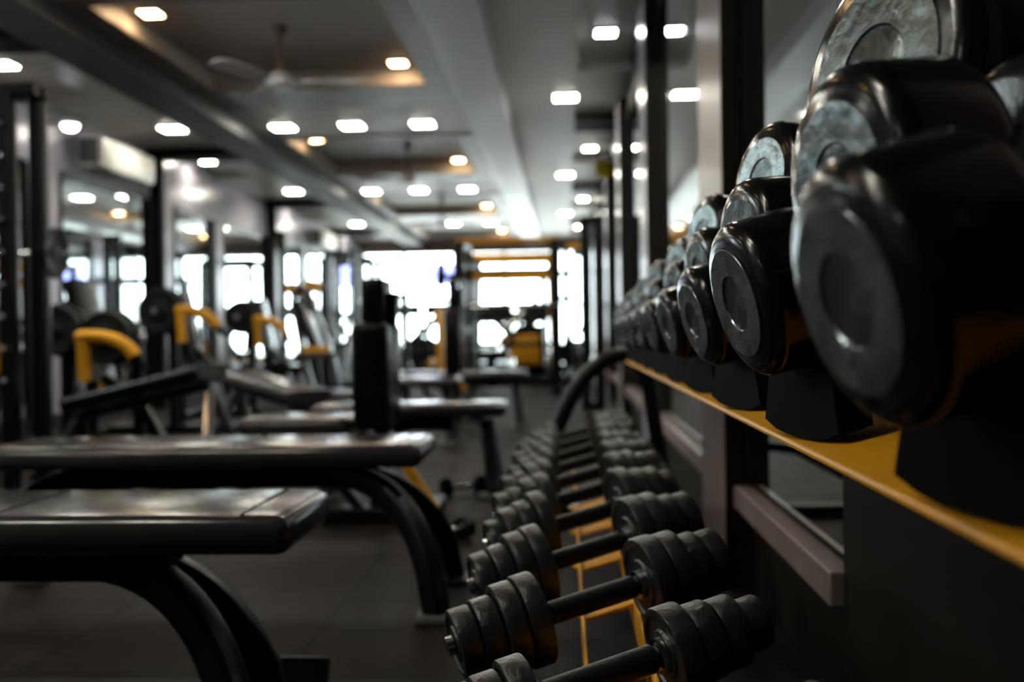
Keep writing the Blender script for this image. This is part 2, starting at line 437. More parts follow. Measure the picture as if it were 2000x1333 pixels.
# ------------------------------------------------------------------ air conditioners
def aircon(y0, y1, label):
    t = thing('air_conditioner', label, 'air conditioner', (XL, (y0+y1)/2, 2.27), group='split air conditioners')
    h = (y1-y0)/2
    mb = MB(); mb.box(0, .22, -h, h, 0, .28, .03); mb.build('body', 'white_plastic', t)
    mb = MB(); mb.box(.215, .235, -h+.03, h-.03, .05, .26, .008); mb.build('front_panel', 'white_plastic', t)
    mb = MB(); mb.box(.10, .21, -h+.06, h-.06, -.006, .012, .003); mb.build('air_vane', 'grey_plastic', t)
    mb = MB(); mb.box(.03, .20, -h-.012, -h+.01, .03, .25, .006); mb.build('side_cover', 'grey_plastic', t)
aircon(8.63, 9.8, 'white wall air conditioner above the nearer left mirror')
aircon(16.7, 17.8, 'far white air conditioner high on the left wall')

# ------------------------------------------------------------------ dumbbells
def axis(b, a): return Vector((math.cos(R(a))*math.cos(R(b)), math.cos(R(a))*math.sin(R(b)), math.sin(R(a))))
AU = axis(11, 15)
def round_dumbbell(c, Rr, L, label, group, ax=AU):
    """c: centre of the outer face of the near head"""
    o = thing('dumbbell', label, 'dumbbell', c, 0, group)
    T = min(Rr*1.15, L*.40); e = .27*Rr
    def prof(Rr, T):
        p = [(.006, 0), (.006, .12*Rr), (.010, .14*Rr), (.030, .15*Rr), (.032, .29*Rr), (.004, .31*Rr), (0, .34*Rr), (-.001, .70*Rr)]
        for k in range(7):
            a = R(90*k/6); p.append((e*.85*(1-math.cos(a)), .72*Rr + .28*Rr*math.sin(a)))
        p.append((T-.02, Rr))
        for k in range(1, 5):
            a = R(90*k/4); p.append((T-.02+.02*math.sin(a), Rr-.02*(1-math.cos(a))))
        p += [(T, .3*Rr), (T+.006, .26*Rr), (T+.006, 0)]
        return p
    def facepl(rev):
        p = [(.0155, 0), (.0035, .001), (.0035, .12*Rr), (-.0015, .335*Rr), (-.0022, .36*Rr), (-.0022, .69*Rr), (.0005, .715*Rr), (.003, .715*Rr)]
        return p
    z = Vector((0, 0, 0))
    h1 = MB().lathe(prof(Rr, T), z, ax, 64).build('head', 'rubber', o)
    ring = [(0, .345*Rr), (-.0018, .36*Rr), (-.0018, .69*Rr), (.002, .715*Rr), (.004, .6*Rr), (.004, .4*Rr)]
    mb = MB(); 
    mb.lathe(ring + [ring[0]], z, ax, 64)
    mb.build('worn_face', 'scuffed_rubber', h1, True, 'scuffed grey face of the head')
    MB().lathe(prof(Rr, T), ax*L, -ax, 48).build('head', 'rubber', o)
    MB().lathe([(T-.004, 0), (T-.004, .016), (T+.004, .0155), (L/2, .0175), (L-T-.004, .0155), (L-T+.004, .016), (L-T+.004, 0)], z, ax, 24).build('handle', 'chrome', o)
    return o
stacks = [  # per stack: three (X, Y, Z, R) of outer face centres
    [(.19, .24, .76, .090), (.255, .40, .86, .090)],
    [(.167, .60, .766, .084), (.21, .78, .859, .0926), (.293, .96, .99, .127)],
    [(.178, 1.05, .777, .083), (.214, 1.22, .850, .081), (.272, 1.39, .955, .083)],
    [(.185, 1.45, .765, .074), (.212, 1.60, .840, .071), (.24, 1.74, .915, .072)],
    [(.187, 1.84, .757, .067), (.212, 1.97, .822, .064), (.235, 2.11, .885, .064)],
    [(.188, 2.22, .752, .062), (.205, 2.34, .81, .06), (.22, 2.47, .865, .06)],
    [(.19, 2.60, .747, .058), (.205, 2.71, .80, .055), (.215, 2.83, .848, .055)],
    [(.19, 2.96, .742, .055), (.20, 3.07, .79, .052), (.21, 3.18, .835, .05)],
    [(.19, 3.32, .740, .053), (.20, 3.42, .785, .05), (.21, 3.53, .828, .048)],
    [(.19, 3.68, .738, .05), (.20, 3.77, .78, .048), (.21, 3.87, .818, .046)],
]
sname = ['upper shelf stack cut off by the right picture edge', 'largest whole stack on the upper shelf', 'sharply focused upper shelf stack', 'upper shelf stack just beyond the sharp one', 'upper shelf, second stack beyond the sharp one',
         'upper shelf, third stack beyond the sharp one', 'upper shelf, fourth stack beyond the sharp one', 'upper shelf, third stack from the far end', 'upper shelf, last stack but one', 'upper shelf, stack at the far end']
level = ['bottom dumbbell', 'middle dumbbell', 'top dumbbell']
for i, st in enumerate(stacks):
    for j, (x, y, z, r) in enumerate(st):
        L = .245 if i < 3 else (.22 if i == 3 else .17)
        if i >= 5: L = .16
        if j == 2 and i < 3: L = (.19, .19, .215)[i]
        ax = (AU, axis(14, 5), axis(21, -6))[j]
        round_dumbbell((x, y, z), r, L, 'black rubber %s, %s' % (level[j], sname[i]), 'round rubber dumbbells on the upper shelf', ax)

AL = axis(20, 12)
def plate_dumbbell(p, Rs, hl, hr, label, far=False):
    """p: left end of the handle"""
    o = thing('dumbbell', label, 'dumbbell', p, 0, 'plate dumbbells on the lower tier')
    seg = 32 if far else 56
    th = .030
    MB().lathe([(-.142, 0), (-.142, .012), (-.001, .012), (0, hr*.8), (.004, hr), (hl-.004, hr), (hl, hr*.8), (hl+.001, .012), (hl+.142, .012), (hl+.142, 0)], (0, 0, 0), AL, 24).build('handle', 'grip', o)
    for sgn, base in ((-1, -.002), (1, hl+.002)):
        t = base
        MB().lathe([(0, 0), (0, hr*1.25), (.008, hr*1.25), (.008, 0)], AL*t, AL*sgn, 24).build('collar', 'chrome', o)
        t += sgn*.009
        for k, r in enumerate(Rs):
            e = .003
            prof = [(0, .0), (0, .5*r), (.003, .54*r), (.003, .8*r), (0, .84*r), (0, r-e), (e*.3, r-e*.3), (e, r), (th-e, r), (th-e*.3, r-e*.3), (th, r-e), (th, .84*r), (th-.003, .8*r), (th-.003, .54*r), (th, .5*r), (th, 0)]
            MB().lathe(prof, AL*t, AL*sgn, seg).build('weight_disc', 'plate_iron', o)
            t += sgn*(th+.0025)
        MB().lathe([(0, 0), (0, .014), (.01, .013), (.012, 0)], AL*t, AL*sgn, 16).build('end_nut', 'chrome', o)
lowY = [(.78, .045), (1.09, .044), (1.41, .055), (1.73, .060), (2.05, .066), (2.34, .064), (2.62, .062), (2.9, .060), (3.18, .058), (3.46, .056), (3.74, .054)]
lname = ['mostly cut off by the bottom picture edge', 'second from the camera, at the bottom edge', 'third from the camera', 'fourth from the camera', 'fifth from the camera, beside the yellow strip',
         'sixth from the camera', 'seventh from the camera', 'eighth from the camera', 'third from the far curved frame', 'second from the far curved frame', 'farthest, beside the curved frame']
for i, (y, r) in enumerate(lowY):
    r *= 1.2
    plate_dumbbell((-.030, y, .35), [r, r*.95, r*.78, r*.72] if i % 3 != 1 else [r, r*.86, r*.8, r*.6], .138, .0165, 'dark plated dumbbell on the lower rack tier, ' + lname[i], y > 2.5)

# ------------------------------------------------------------------ dumbbell rack
rk = thing('dumbbell_rack', 'long black and yellow two-tier dumbbell rack along the right wall', 'rack', (.2, 2.1, 0))
def rb(mb, name, m, lab=None, smooth=True):
    o = mb.build(name, m, None, smooth); o.parent = rk; o.matrix_parent_inverse = Matrix.Translation((-.2, -2.1, 0))
    if lab: o['label'] = lab
    return o
Y0, Y1 = .12, 3.98
mb = MB()
# upper shelf: sheet profile swept in Y: lip, inclined sheet, back lip
prof = [(.238, .624), (.2375, .627), (.239, .630), (.241, .631), (.405, .668), (.405, .664), (.243, .6255)]
va = [mb.bm.verts.new((x, Y0, z)) for x, z in prof]; vb = [mb.bm.verts.new((x, Y1, z)) for x, z in prof]
for i in range(len(prof)):
    j = (i+1) % len(prof); mb.bm.faces.new((va[i], va[j], vb[j], vb[i]))
mb.bm.faces.new(va); mb.bm.faces.new(vb[::-1])
rb(mb, 'upper_shelf', 'yellow', 'yellow painted sheet shelf', False)
for i, st in enumerate(stacks):
    (x, y, z, r) = st[0]
    for tt in (.075, None):
        L = .245 if i < 3 else (.22 if i == 3 else (.17 if i < 5 else .16))
        t0 = tt if tt else L-.05
        c = Vector((x, y, z)) + AU*t0
        if tt: c = c + AU*((.2615-c.x)/AU.x)
        zs = .630 + (c.x-.241)*.232
        mb = MB(); zt = c.z - r*.80; wy = r*(1.45 if i < 3 else 1.75)
        # cradle with a curved seat and a rounded foot
        sec = []
        for k in range(9):
            a = R(-52 + 104*k/8); sec.append((math.sin(a)*r*1.01, -math.cos(a)*r*1.01))
        bot = []
        zb = zs + .001 - c.z
        for k in range(7):
            q = 1 - 2*k/6; bot.append((q*wy*.75, zb + (abs(q)**3)*.012))
        loop = sec + bot
        d = Vector((AU.x, AU.y, 0)).normalized(); s_ = Vector((-d.y, d.x, 0))
        A = [mb.bm.verts.new(c + s_*u + Vector((0, 0, w)) - d*.018) for u, w in loop]
        B = [mb.bm.verts.new(c + s_*u + Vector((0, 0, w)) + d*.018 + Vector((0, 0, .008))) for u, w in loop]
        mb.bm.faces.new(A); mb.bm.faces.new(B[::-1])
        for k in range(len(loop)):
            j = (k+1) % len(loop); mb.bm.faces.new((A[k], B[k], B[j], A[j]))
        rb(mb, 'saddle', 'black_laminate')
    for jj in range(1, len(st)):
        (x, y, z, r) = st[jj]
        L2 = (.19 if i < 2 else .215) if (jj == 2 and i < 3) else L
        c = Vector((x, y, z)) + (AU, axis(14, 5), axis(21, -6))[jj]*(L2/2)
        mb = MB(); xb = min(c.x+.0, .395)
        mb.bar([(xb, c.y, .66), (xb, c.y, c.z-.018)], .02, .012, .003)
        rb(mb, 'cradle_post', 'black_steel')
# lower tier: two rails and yellow cross plates
mb = MB(); mb.bar([(.022, Y0, .290), (.022, Y1, .290)], .006, .05, .002); rb(mb, 'lower_rail', 'yellow', 'yellow steel rail')
mb = MB(); mb.bar([(.105, Y0, .305), (.105, Y1, .305)], .006, .05, .002); rb(mb, 'lower_rail', 'yellow', 'yellow steel rail')
ys = [y for y, r in lowY]
for i, y in enumerate(ys):
    yy = y + .165
    a = Vector((.015, yy, .30)); b = a + AL*.105
    mb = MB(); mb.bar([a, b], .055, .006, .002); rb(mb, 'cross_plate', 'yellow', 'yellow flat cross plate')
    r = lowY[i][1]*1.2
    for t in (-.055, .19):
        c = Vector((-.03, y, .35)) + AL*t
        mb = MB(); mb.bar([(c.x, c.y, c.z-r-.026), (c.x, c.y, c.z-r-.001)], .05, .035, .004); rb(mb, 'saddle', 'black_laminate')
mb = MB(); mb.bar([(-.083, Y0, .235), (-.083, Y1, .235)], .05, .045, .004); rb(mb, 'support_beam', 'black_steel')
mb = MB(); mb.bar([(.145, Y0, .285), (.145, Y1, .285)], .05, .045, .004); rb(mb, 'support_beam', 'black_steel')
for yy in (.18, 4.02):
    pts = arc((.30, yy, .655), (.03, yy, .69), (-.075, yy, .20), 14)
    mb = MB(); mb.tube(pts + [(-.12, yy, .03)], .032, 18); rb(mb, 'end_frame', 'black_steel')
    mb = MB(); mb.bar([(.27, yy, .655), (.33, yy, .55), (.40, yy, .02)], .05, .06, .008); rb(mb, 'rear_leg', 'black_steel')
    mb = MB(); mb.bar([(-.18, yy, .025), (.40, yy, .025)], .06, .05, .008); rb(mb, 'foot', 'black_steel')
    mb = MB(); mb.bar([(-.08, yy, .24), (.37, yy, .30)], .04, .04, .006); rb(mb, 'tie_bar', 'black_steel')

# ------------------------------------------------------------------ benches
def pad(mb, L, Wd, T, bev=.03, n=0):
    mb.box(-L/2, L/2, -Wd/2, Wd/2, 0, T, bev)
def seams(mb, L, Wd, T, xs):
    for x in xs: mb.box(x-.002, x+.002, -Wd/2+.012, Wd/2-.012, T-.002, T+.0015)
def flat_bench(x0, x1, yc, z, Wd, label, seam, mt='vinyl', rz=0, legsplay=.3, lo=.02, T=.062, straight=False):
    xc = (x0+x1)/2; L = x1-x0
    o = thing('flat_bench', label, 'bench', (xc, yc, 0), rz, 'flat benches')
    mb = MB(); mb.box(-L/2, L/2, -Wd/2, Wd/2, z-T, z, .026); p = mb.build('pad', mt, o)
    for x in seam: MB().box(x-.0025, x+.0025, -Wd/2+.02, Wd/2-.02, z-.003, z+.0012).build('seam', 'black_laminate', p)
    mb = MB(); mb.bar([(-L/2+.25, 0, z-T-.035), (L/2-.25, 0, z-T-.035)], .08, .07, .01); mb.build('spine', 'black_steel', o)
    for sx in (1, -1):
        for sy in (1, -1):
            x_a = sx*(L/2-.32+lo)
            pts = [(x_a-sx*.05, 0, z-T-.035)] + arc((x_a, sy*.01, z-T-.035), (sx*(L/2-.10+lo), sy*legsplay*.35, z-T-.03), (sx*(L/2-.02+lo), sy*legsplay*.9, .13), 12) + [(sx*(L/2+lo), sy*legsplay, .02)]
            if straight: pts = [(sx*(L/2-.10), 0, z-T-.03), (sx*(L/2-.06), sy*legsplay, .02)]
            mb = MB(); mb.bar(pts, .062, .06, .012); mb.build('leg', 'black_steel', o)
            mb = MB(); mb.box(sx*(L/2+lo)-.05, sx*(L/2+lo)+.05, sy*legsplay-.04, sy*legsplay+.04, 0, .022, .006); mb.build('foot_pad', 'grey_plastic', o)
    return o
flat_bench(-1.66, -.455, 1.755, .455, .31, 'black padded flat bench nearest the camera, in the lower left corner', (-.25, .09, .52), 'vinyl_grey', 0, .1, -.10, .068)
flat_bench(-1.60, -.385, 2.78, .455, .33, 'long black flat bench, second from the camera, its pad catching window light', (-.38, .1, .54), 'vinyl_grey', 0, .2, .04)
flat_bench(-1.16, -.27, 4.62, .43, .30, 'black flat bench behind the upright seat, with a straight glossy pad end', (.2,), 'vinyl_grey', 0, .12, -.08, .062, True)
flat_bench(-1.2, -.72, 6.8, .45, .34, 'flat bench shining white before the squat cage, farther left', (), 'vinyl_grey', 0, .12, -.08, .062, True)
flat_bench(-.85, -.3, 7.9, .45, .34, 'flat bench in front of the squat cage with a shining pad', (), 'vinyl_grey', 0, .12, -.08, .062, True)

o = thing('strap', 'small dark strap with a pale clip lying on the nearest bench', 'strap', (-1.12, 1.8, .457))
MB().box(-.16, .02, -.02, .02, 0, .007, .003, Matrix.Rotation(R(6), 4, 'Z')).build('webbing', 'black_laminate', o)
MB().box(.015, .035, -.022, .022, 0, .02, .004, Matrix.Rotation(R(6), 4, 'Z')).build('clip', 'chrome', o, True, 'pale metal clip')

def upright_bench(loc, rz, label, seatL=.43, bh=.56, sz=.43, bt=.1, sd=.3):
    """seat along -x, backrest at x=0 rising"""
    o = thing('upright_bench', label, 'bench', loc, rz, 'upright shoulder press benches')
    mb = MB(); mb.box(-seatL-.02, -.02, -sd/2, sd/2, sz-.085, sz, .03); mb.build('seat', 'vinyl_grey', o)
    mb = MB(); mb.box(0, bt, -sd/2, sd/2, sz-.05, sz+bh*.68, .025, Matrix.Translation((0, 0, 0)))
    mb.build('backrest', 'vinyl', o)
    mb = MB(); mb.box(.03, bt-.02, -sd/2+.05, sd/2-.05, sz+bh*.66, sz+bh, .02); mb.build('headrest', 'vinyl', o)
    mb = MB(); mb.bar([(.07, 0, .06), (bt-.01, 0, sz+bh*.9)], .06, .06, .01, (1, 0, 0)); mb.build('post', 'black_steel', o)
    mb = MB(); mb.bar([(-seatL*.8, 0, sz-.1), (.06, 0, sz-.14)], .06, .05, .01); mb.build('seat_beam', 'black_steel', o)
    mb = MB(); mb.bar([(-seatL, 0, .03), (.28, 0, .03)], .07, .06, .01); mb.build('base_beam', 'black_steel', o)
    mb = MB(); mb.bar([(.28, -.28, .03), (.28, .28, .03)], .06, .06, .01); mb.build('cross_foot', 'black_steel', o)
    mb = MB(); mb.bar([(-seatL, -.2, .03), (-seatL, .2, .03)], .06, .06, .01); mb.build('cross_foot', 'black_steel', o)
    mb = MB(); mb.bar([(-seatL*.5, 0, sz-.12), (.0, 0, .05)], .04, .04, .008); mb.build('brace', 'black_steel', o)
    mb = MB(); mb.bar([(.1, 0, sz-.08), (.30, 0, .05)], .035, .035, .006); mb.build('yellow_brace', 'yellow', o)
    return o
p = W(702, 800, 3.95)
upright_bench((p.x+.0, 3.95, 0), 0, 'upright press bench with a tall black backrest behind the second flat bench', bt=.145, bh=.54)
p = W(872, 720, 8.4)
upright_bench((p.x, 8.4, 0), 0, 'smaller-looking upright bench standing left of the squat cage post', bt=.13, bh=.78)

def incline_bench(p0, p1, wd, label, mt='vinyl', yw=None):
    """slanted pad from low end p0 to high end p1"""
    p0, p1 = Vector(p0), Vector(p1)
    o = thing('incline_bench', label, 'bench', (p0.x*.5+p1.x*.5, p0.y*.5+p1.y*.5, 0), 0, 'inclined benches')
    q = Vector((o.location.x, o.location.y, 0)); a, b = p0-q, p1-q
    mb = MB(); mb.bar([a, b], wd, .07, .025); mb.build('pad', mt, o)
    m_ = (a+b)/2; dn = Vector((0, 0, -.07))
    d = (b-a); d.z = 0; d.normalize(); s = Vector((-d.y, d.x, 0))
    mb = MB(); mb.bar([a+dn, b+dn], .06, .05, .01); mb.build('frame_beam', 'black_steel', o)
    for e in (a, b):
        for sg in (1, -1):
            g = Vector((e.x, e.y, 0)) + s*sg*.2 + d*(-.06 if e is a else .08)
            mb = MB(); mb.bar([e*.97+m_*.03+dn, Vector((g.x, g.y, .0))], .05, .04, .008); mb.build('leg', 'black_steel' if e is a else 'chrome', o, True, None if e is a else 'bright metal leg')
        mb = MB(); g0 = Vector((e.x, e.y, .03)) + d*(-.06 if e is a else .08)
        mb.bar([g0-s*.26, g0+s*.26], .05, .05, .01); mb.build('foot', 'black_steel', o)
    return o
incline_bench(W(605, 775, 5.6), W(462, 735, 6.2), .28, 'slanted bench with a pale shining pad, left of the upright bench', 'vinyl_grey')
incline_bench(W(150, 790, 5.2), W(415, 725, 5.0), .26, 'dark inclined bench with a bright metal leg on the left side')
incline_bench(W(690, 775, 6.5), W(600, 768, 6.5), .3, 'low bench with a grey pad behind the upright bench seat', 'vinyl_grey')

# ------------------------------------------------------------------ weight plates and plate machines
def weight_plate(c, ax, r, th, label, m='plate_rubber'):
    o = thing('weight_plate', label, 'weight plate', c, 0, 'weight plates on machine pegs')
    e = min(.008, th*.3)
    MB().lathe([(0, .025), (0, .3*r), (.004, .34*r), (.004, .82*r), (0, .88*r), (0, r-e), (e, r), (th-e, r), (th, r-e), (th, .88*r), (th-.004, .82*r), (th-.004, .34*r), (th, .3*r), (th, .025), (0, .025)], (0, 0, 0), ax, 48).build('disc', m, o)
    MB().lathe([(-.002, .0), (-.002, .024), (th+.002, .024), (th+.002, 0)], (0, 0, 0), ax, 24).build('hub_ring', 'grey_plastic', o)
    return o
def plate_machine(px, Y, label, plab, arc_pts, pegs, s=1.0):
    """px: where its plate stands; frame with seat, backrest, yellow curved lever arm and pegs"""
    base = W(px, 700, Y); x = base.x
    o = thing('plate_loaded_machine', label, 'gym machine', (x, Y, 0), 0, 'plate loaded machines along the left')
    a = [Vector((p.x-x, p.y-Y, p.z)) for p in arc_pts]
    mb = MB(); mb.tube([Vector((a[0].x, 0, a[0].z-.02))] + arc(a[0], a[1], a[2], 12), .036*s, 14); mb.build('lever_arm', 'yellow', o, True, 'curved yellow lever arm')
    mb = MB(); mb.bar([a[0] + Vector((.01, 0, 0)), a[0] + Vector((.02, 0, -.24*s))], .06*s, .05*s, .01); mb.build('lever_bracket', 'yellow', o)
    mb = MB(); mb.tube([a[2], a[2] + Vector((.05, 0, -.07))], .022*s, 12); mb.build('grip', 'black_laminate', o)
    z0 = a[0].z
    mb = MB(); mb.bar([(-.05, 0, .04), (-.05, 0, z0+.02)], .07, .07, .01, (1, 0, 0)); mb.build('upright', 'black_steel', o)
    mb = MB(); mb.bar([(-.6, 0, .035), (.62, 0, .035)], .07, .07, .01); mb.build('base_beam', 'black_steel', o)
    for xx in (-.6, .6):
        mb = MB(); mb.bar([(xx, -.34, .03), (xx, .34, .03)], .06, .06, .01); mb.build('cross_foot', 'black_steel', o)
    mb = MB(); mb.bar([(-.05, 0, z0-.1), (.35, 0, .40), (.55, 0, .05)], .06, .06, .01); mb.build('brace', 'black_steel', o)
    mb = MB(); mb.bar([(.22, 0, .44), (.56, 0, .44)], .30, .07, .025); mb.build('seat', 'vinyl', o)
    mb = MB(); mb.bar([(.14, 0, .50), (.02, 0, .98*s+.1)], .28, .07, .025, (1, 0, 0)); mb.build('backrest', 'vinyl', o)
    for k, (qx, qy, r) in enumerate(pegs):
        c = W(qx, qy, Y-.15)
        mb = MB(); mb.tube([(c.x-x, -.30, c.z), (c.x-x, .30, c.z)], .024, 14); mb.build('peg_bar', 'chrome', o)
        mb = MB(); mb.bar([(c.x-x, .2, c.z), (-.05, .2, c.z)] if abs(c.x-x+.05) > .05 else [(c.x-x, .2, c.z), (c.x-x, .2, .05)], .05, .05, .01); mb.build('peg_carrier', 'black_steel', o)
        mb = MB(); mb.bar([(c.x-x, .22, .05), (c.x-x, .22, c.z)], .06, .06, .01, (1, 0, 0)); mb.build('peg_post', 'black_steel', o)
        for e in (0, 1):
            weight_plate((c.x, Y-.15-.07*e, c.z), (0, 1, 0), r*(1-.08*e), .05, '%s, %s' % (plab[k], ['rear plate', 'front plate'][e]))
    return o
plate_machine(150, 5.6, 'black machine with a yellow curved arm, nearest on the left side', ['dark weight plate left of the nearest yellow arm', 'dark weight plate behind the nearest yellow arm'],
              [W(158, 658, 5.22), W(238, 652, 5.22), W(264, 696, 5.22)], [(118, 645, .15), (213, 660, .16)])
plate_machine(352, 7.6, 'black machine with a yellow curved arm, middle of the left row', ['dark weight plate left of the middle yellow arm'],
              [W(350, 605, 7.22), W(408, 605, 7.22), W(426, 638, 7.22)], [(316, 608, .18)])
plate_machine(503, 9.2, 'black machine with a yellow curved arm, farthest of the left row', ['dark weight plate left of the farthest yellow arm'],
              [W(500, 624, 8.82), W(547, 626, 8.82), W(559, 654, 8.82)], [(472, 620, .16)])

# ------------------------------------------------------------------ smith machine at the left edge
p = W(57, 500, 4.6)
o = thing('smith_machine', 'tall black lifting frame with adjustment pegs cut off by the left edge', 'rack', (p.x, 4.6, 0))
for (x, y) in ((0, .1), (-.10, 0), (-1.2, .1), (-1.1, 0)):
    mb = MB(); mb.bar([(x, y, 0), (x, y, 1.93)], .07, .07, .008, (1, 0, 0)); mb.build('post', 'black_steel', o)
for pp in (((-1.15, 0, 1.93), (.05, 0, 1.93)), ((-1.25, .1, 1.93), (.05, .1, 1.93)), ((-.05, -.4, .03), (-.05, .5, .03)), ((-1.15, -.4, .03), (-1.15, .5, .03))):
    mb = MB(); mb.bar(pp, .06, .06, .008); mb.build('beam', 'black_steel', o)
mb = MB(); mb.tube([(-.16, -.03, .05), (-.16, -.03, 1.9)], .015); mb.build('guide_rod', 'chrome', o)
for k in range(9):
    z = .55 + k*.15
    mb = MB(); mb.tube([(-.09, -.03, z), (-.09, -.08, z+.01)], .013, 12); mb.build('peg', 'chrome', o, True, 'bright round peg')
for k in range(3):
    z = (.62, 1.08, 1.32)[k]
    mb = MB(); mb.bar([(-.24, -.05, z), (-.13, -.07, z)], .05, .06, .012); mb.build('safety_hook', 'yellow', o, True, 'yellow safety hook')
mb = MB(); mb.tube([(-1.4, .18, 1.17), (.08, .18, 1.17)], .014, 14); mb.build('barbell', 'chrome', o)
q = W(92, 478, 4.9)
weight_plate((p.x+.0, 4.78, 1.17), (1, 0, 0), .125, .045, 'dark weight plate high on the left lifting frame')

# ------------------------------------------------------------------ squat cage
Yc = 12.2
x0 = W(900, 700, Yc).x; x1 = W(1087, 700, Yc).x
o = thing('squat_cage', 'black squat cage with a yellow top beam in the middle distance', 'rack', ((x0+x1)/2, Yc, 0))
h = (x1-x0)/2; zt = 1.87
for x in (-h, h):
    for y in (0, 1.1):
        mb = MB(); mb.bar([(x, y, 0), (x, y, zt)], .15, .13, .01, (1, 0, 0)); mb.build('post', 'black_steel', o)
    mb = MB(); mb.bar([(x, -.4, .04), (x, 1.3, .04)], .09, .08, .01); mb.build('floor_beam', 'black_steel', o)
    mb = MB(); mb.bar([(x, 0, zt), (x, 1.1, zt)], .09, .09, .01); mb.build('side_beam', 'black_steel', o)
    mb = MB(); mb.bar([(x, 0, .78), (x, 1.1, .78)], .06, .07, .01); mb.build('safety_bar', 'black_steel', o)
mb = MB(); mb.bar([(-h-.05, 0, zt), (h+.05, 0, zt)], .07, .07, .01); mb.build('top_beam', 'yellow', o, True, 'yellow top beam')
mb = MB(); mb.bar([(-h, 1.1, 1.5), (h-.1, 1.1, 1.5)], .06, .12, .01); mb.build('pull_up_beam', 'yellow', o, True, 'yellow pull-up beam')
for z in (1.58, 1.05, .60, .18):
    mb = MB(); mb.bar([(-h, 1.1 if z > 1.5 else 0, z), (h, 1.1 if z > 1.5 else 0, z)], .045, .05, .01); mb.build('crossbar', 'black_steel', o)
for x in (-h, h):
    for z in (1.15, 1.45):
        mb = MB(); mb.tube([(x*1.02, 0, z), (x*1.45, 0, z)], .03); mb.build('plate_peg', 'black_steel', o)
mb = MB(); mb.tube([(-h-.35, -.1, 1.07), (h+.35, -.1, 1.07)], .016); mb.build('bar', 'chrome', o)

# upright narrow post with round pieces hanging left of the cage
p = W(862, 560, 11.2)
o = thing('punching_bag', 'slim dark teardrop bag hanging before the bright windows', 'punching bag', (p.x, 11.2, 0))
MB().lathe([(0, 0), (.02, .03), (.10, .065), (.26, .045), (.38, .0)], (0, 0, 1.25), (0, 0, 1), 24).build('bag', 'rubber', o)
MB().tube([(0, 0, 1.62), (0, 0, ZC)], .004).build('cord', 'grey_plastic', o)

# diagonal leg press machine behind the cage
def leg_press(px, Y, label, rz=0, s=1.0):
    b = W(px, 700, Y)
    o = thing('leg_press', label, 'gym machine', (b.x, Y, 0), rz, 'yellow framed machines at the back')
    for y in (-.3, .3):
        mb = MB(); mb.bar([(-.75*s, y, .1), (.5*s, y, 1.3*s)], .06, .06, .01); mb.build('slanted_rail', 'chrome', o, True, 'bright slanted rail')
        mb = MB(); mb.bar([(.5*s, y, 0), (.5*s, y, 1.35*s)], .09, .09, .01, (1, 0, 0)); mb.build('upright', 'yellow', o, True, 'yellow upright')
        mb = MB(); mb.bar([(-.75*s, y, .04), (.6*s, y, .04)], .07, .07, .01); mb.build('floor_beam', 'black_steel', o)
        mb = MB(); mb.bar([(-.2*s, y, .05), (.3*s, y, .75*s)], .06, .06, .01); mb.build('brace', 'black_steel', o)
    mb = MB(); mb.bar([(.5*s, -.35, 1.32*s), (.5*s, .35, 1.32*s)], .09, .09, .01); mb.build('top_beam', 'yellow', o)
    mb = MB(); mb.bar([(.05, 0, .55*s), (.25, 0, .35*s)], .62, .12, .02); mb.build('carriage', 'yellow', o, True, 'yellow sliding carriage')
    mb = MB(); mb.bar([(-.65*s, 0, .35), (-.35*s, 0, .30)], .45, .1, .03); mb.build('seat', 'vinyl', o)
    mb = MB(); mb.bar([(-.70*s, 0, .38), (-.95*s, 0, .85)], .45, .09, .03); mb.build('backrest', 'vinyl', o)
    mb = MB(); mb.tube([(.1, -.52, .62*s), (.1, .52, .62*s)], .024); mb.build('plate_bar', 'chrome', o)
    for y in (-.42, .42):
        weight_plate((b.x+.1, Y+y, .62*s), (0, 1 if y > 0 else -1, 0), .2, .06, 'dark plate on the %s side of the yellow machine %s' % ('far' if y > 0 else 'near', label.split(',')[-1].strip()))
    return o
leg_press(1105, 15.5, 'yellow framed machine behind the right cage post, by the right pillars', 0, .68)
leg_press(812, 14.6, 'yellow framed machine before the bright windows, left of the cage', 0, .8)

# chrome framed seated machine (565..665)
p = W(610, 700, 7.8)
o = thing('seated_press_machine', 'seated machine with a bright metal A-shaped frame beyond the slanted bench', 'gym machine', (p.x, 7.8, 0))
def rel(px, py, Y): 
    q = W(px, py, Y); return Vector((q.x-p.x, q.y-7.8, q.z))
for (a, b) in (((572, 585), (592, 692)), ((598, 560), (645, 690))):
    mb = MB(); mb.bar([rel(*a, 7.8), rel(*b, 7.8)], .06, .05, .012, (1, 0, 0)); mb.build('side_tube', 'chrome', o)
mb = MB(); mb.tube([rel(572, 585, 7.8), rel(580, 560, 7.8), rel(590, 555, 7.8), rel(598, 562, 7.8)], .028); mb.build('top_bow', 'chrome', o)
mb = MB(); mb.bar([rel(585, 695, 7.8), rel(655, 695, 7.8)], .32, .06, .02); mb.build('seat', 'vinyl_grey', o)
mb = MB(); mb.bar([rel(584, 590, 7.85), rel(620, 680, 7.85)], .3, .06, .02, (1, 0, 0)); mb.build('backrest', 'vinyl', o)
mb = MB(); mb.bar([rel(596, 683, 7.75), rel(640, 683, 7.75)], .2, .05, .015); mb.build('cushion_trim', 'yellow', o, True, 'yellow bar under the backrest')
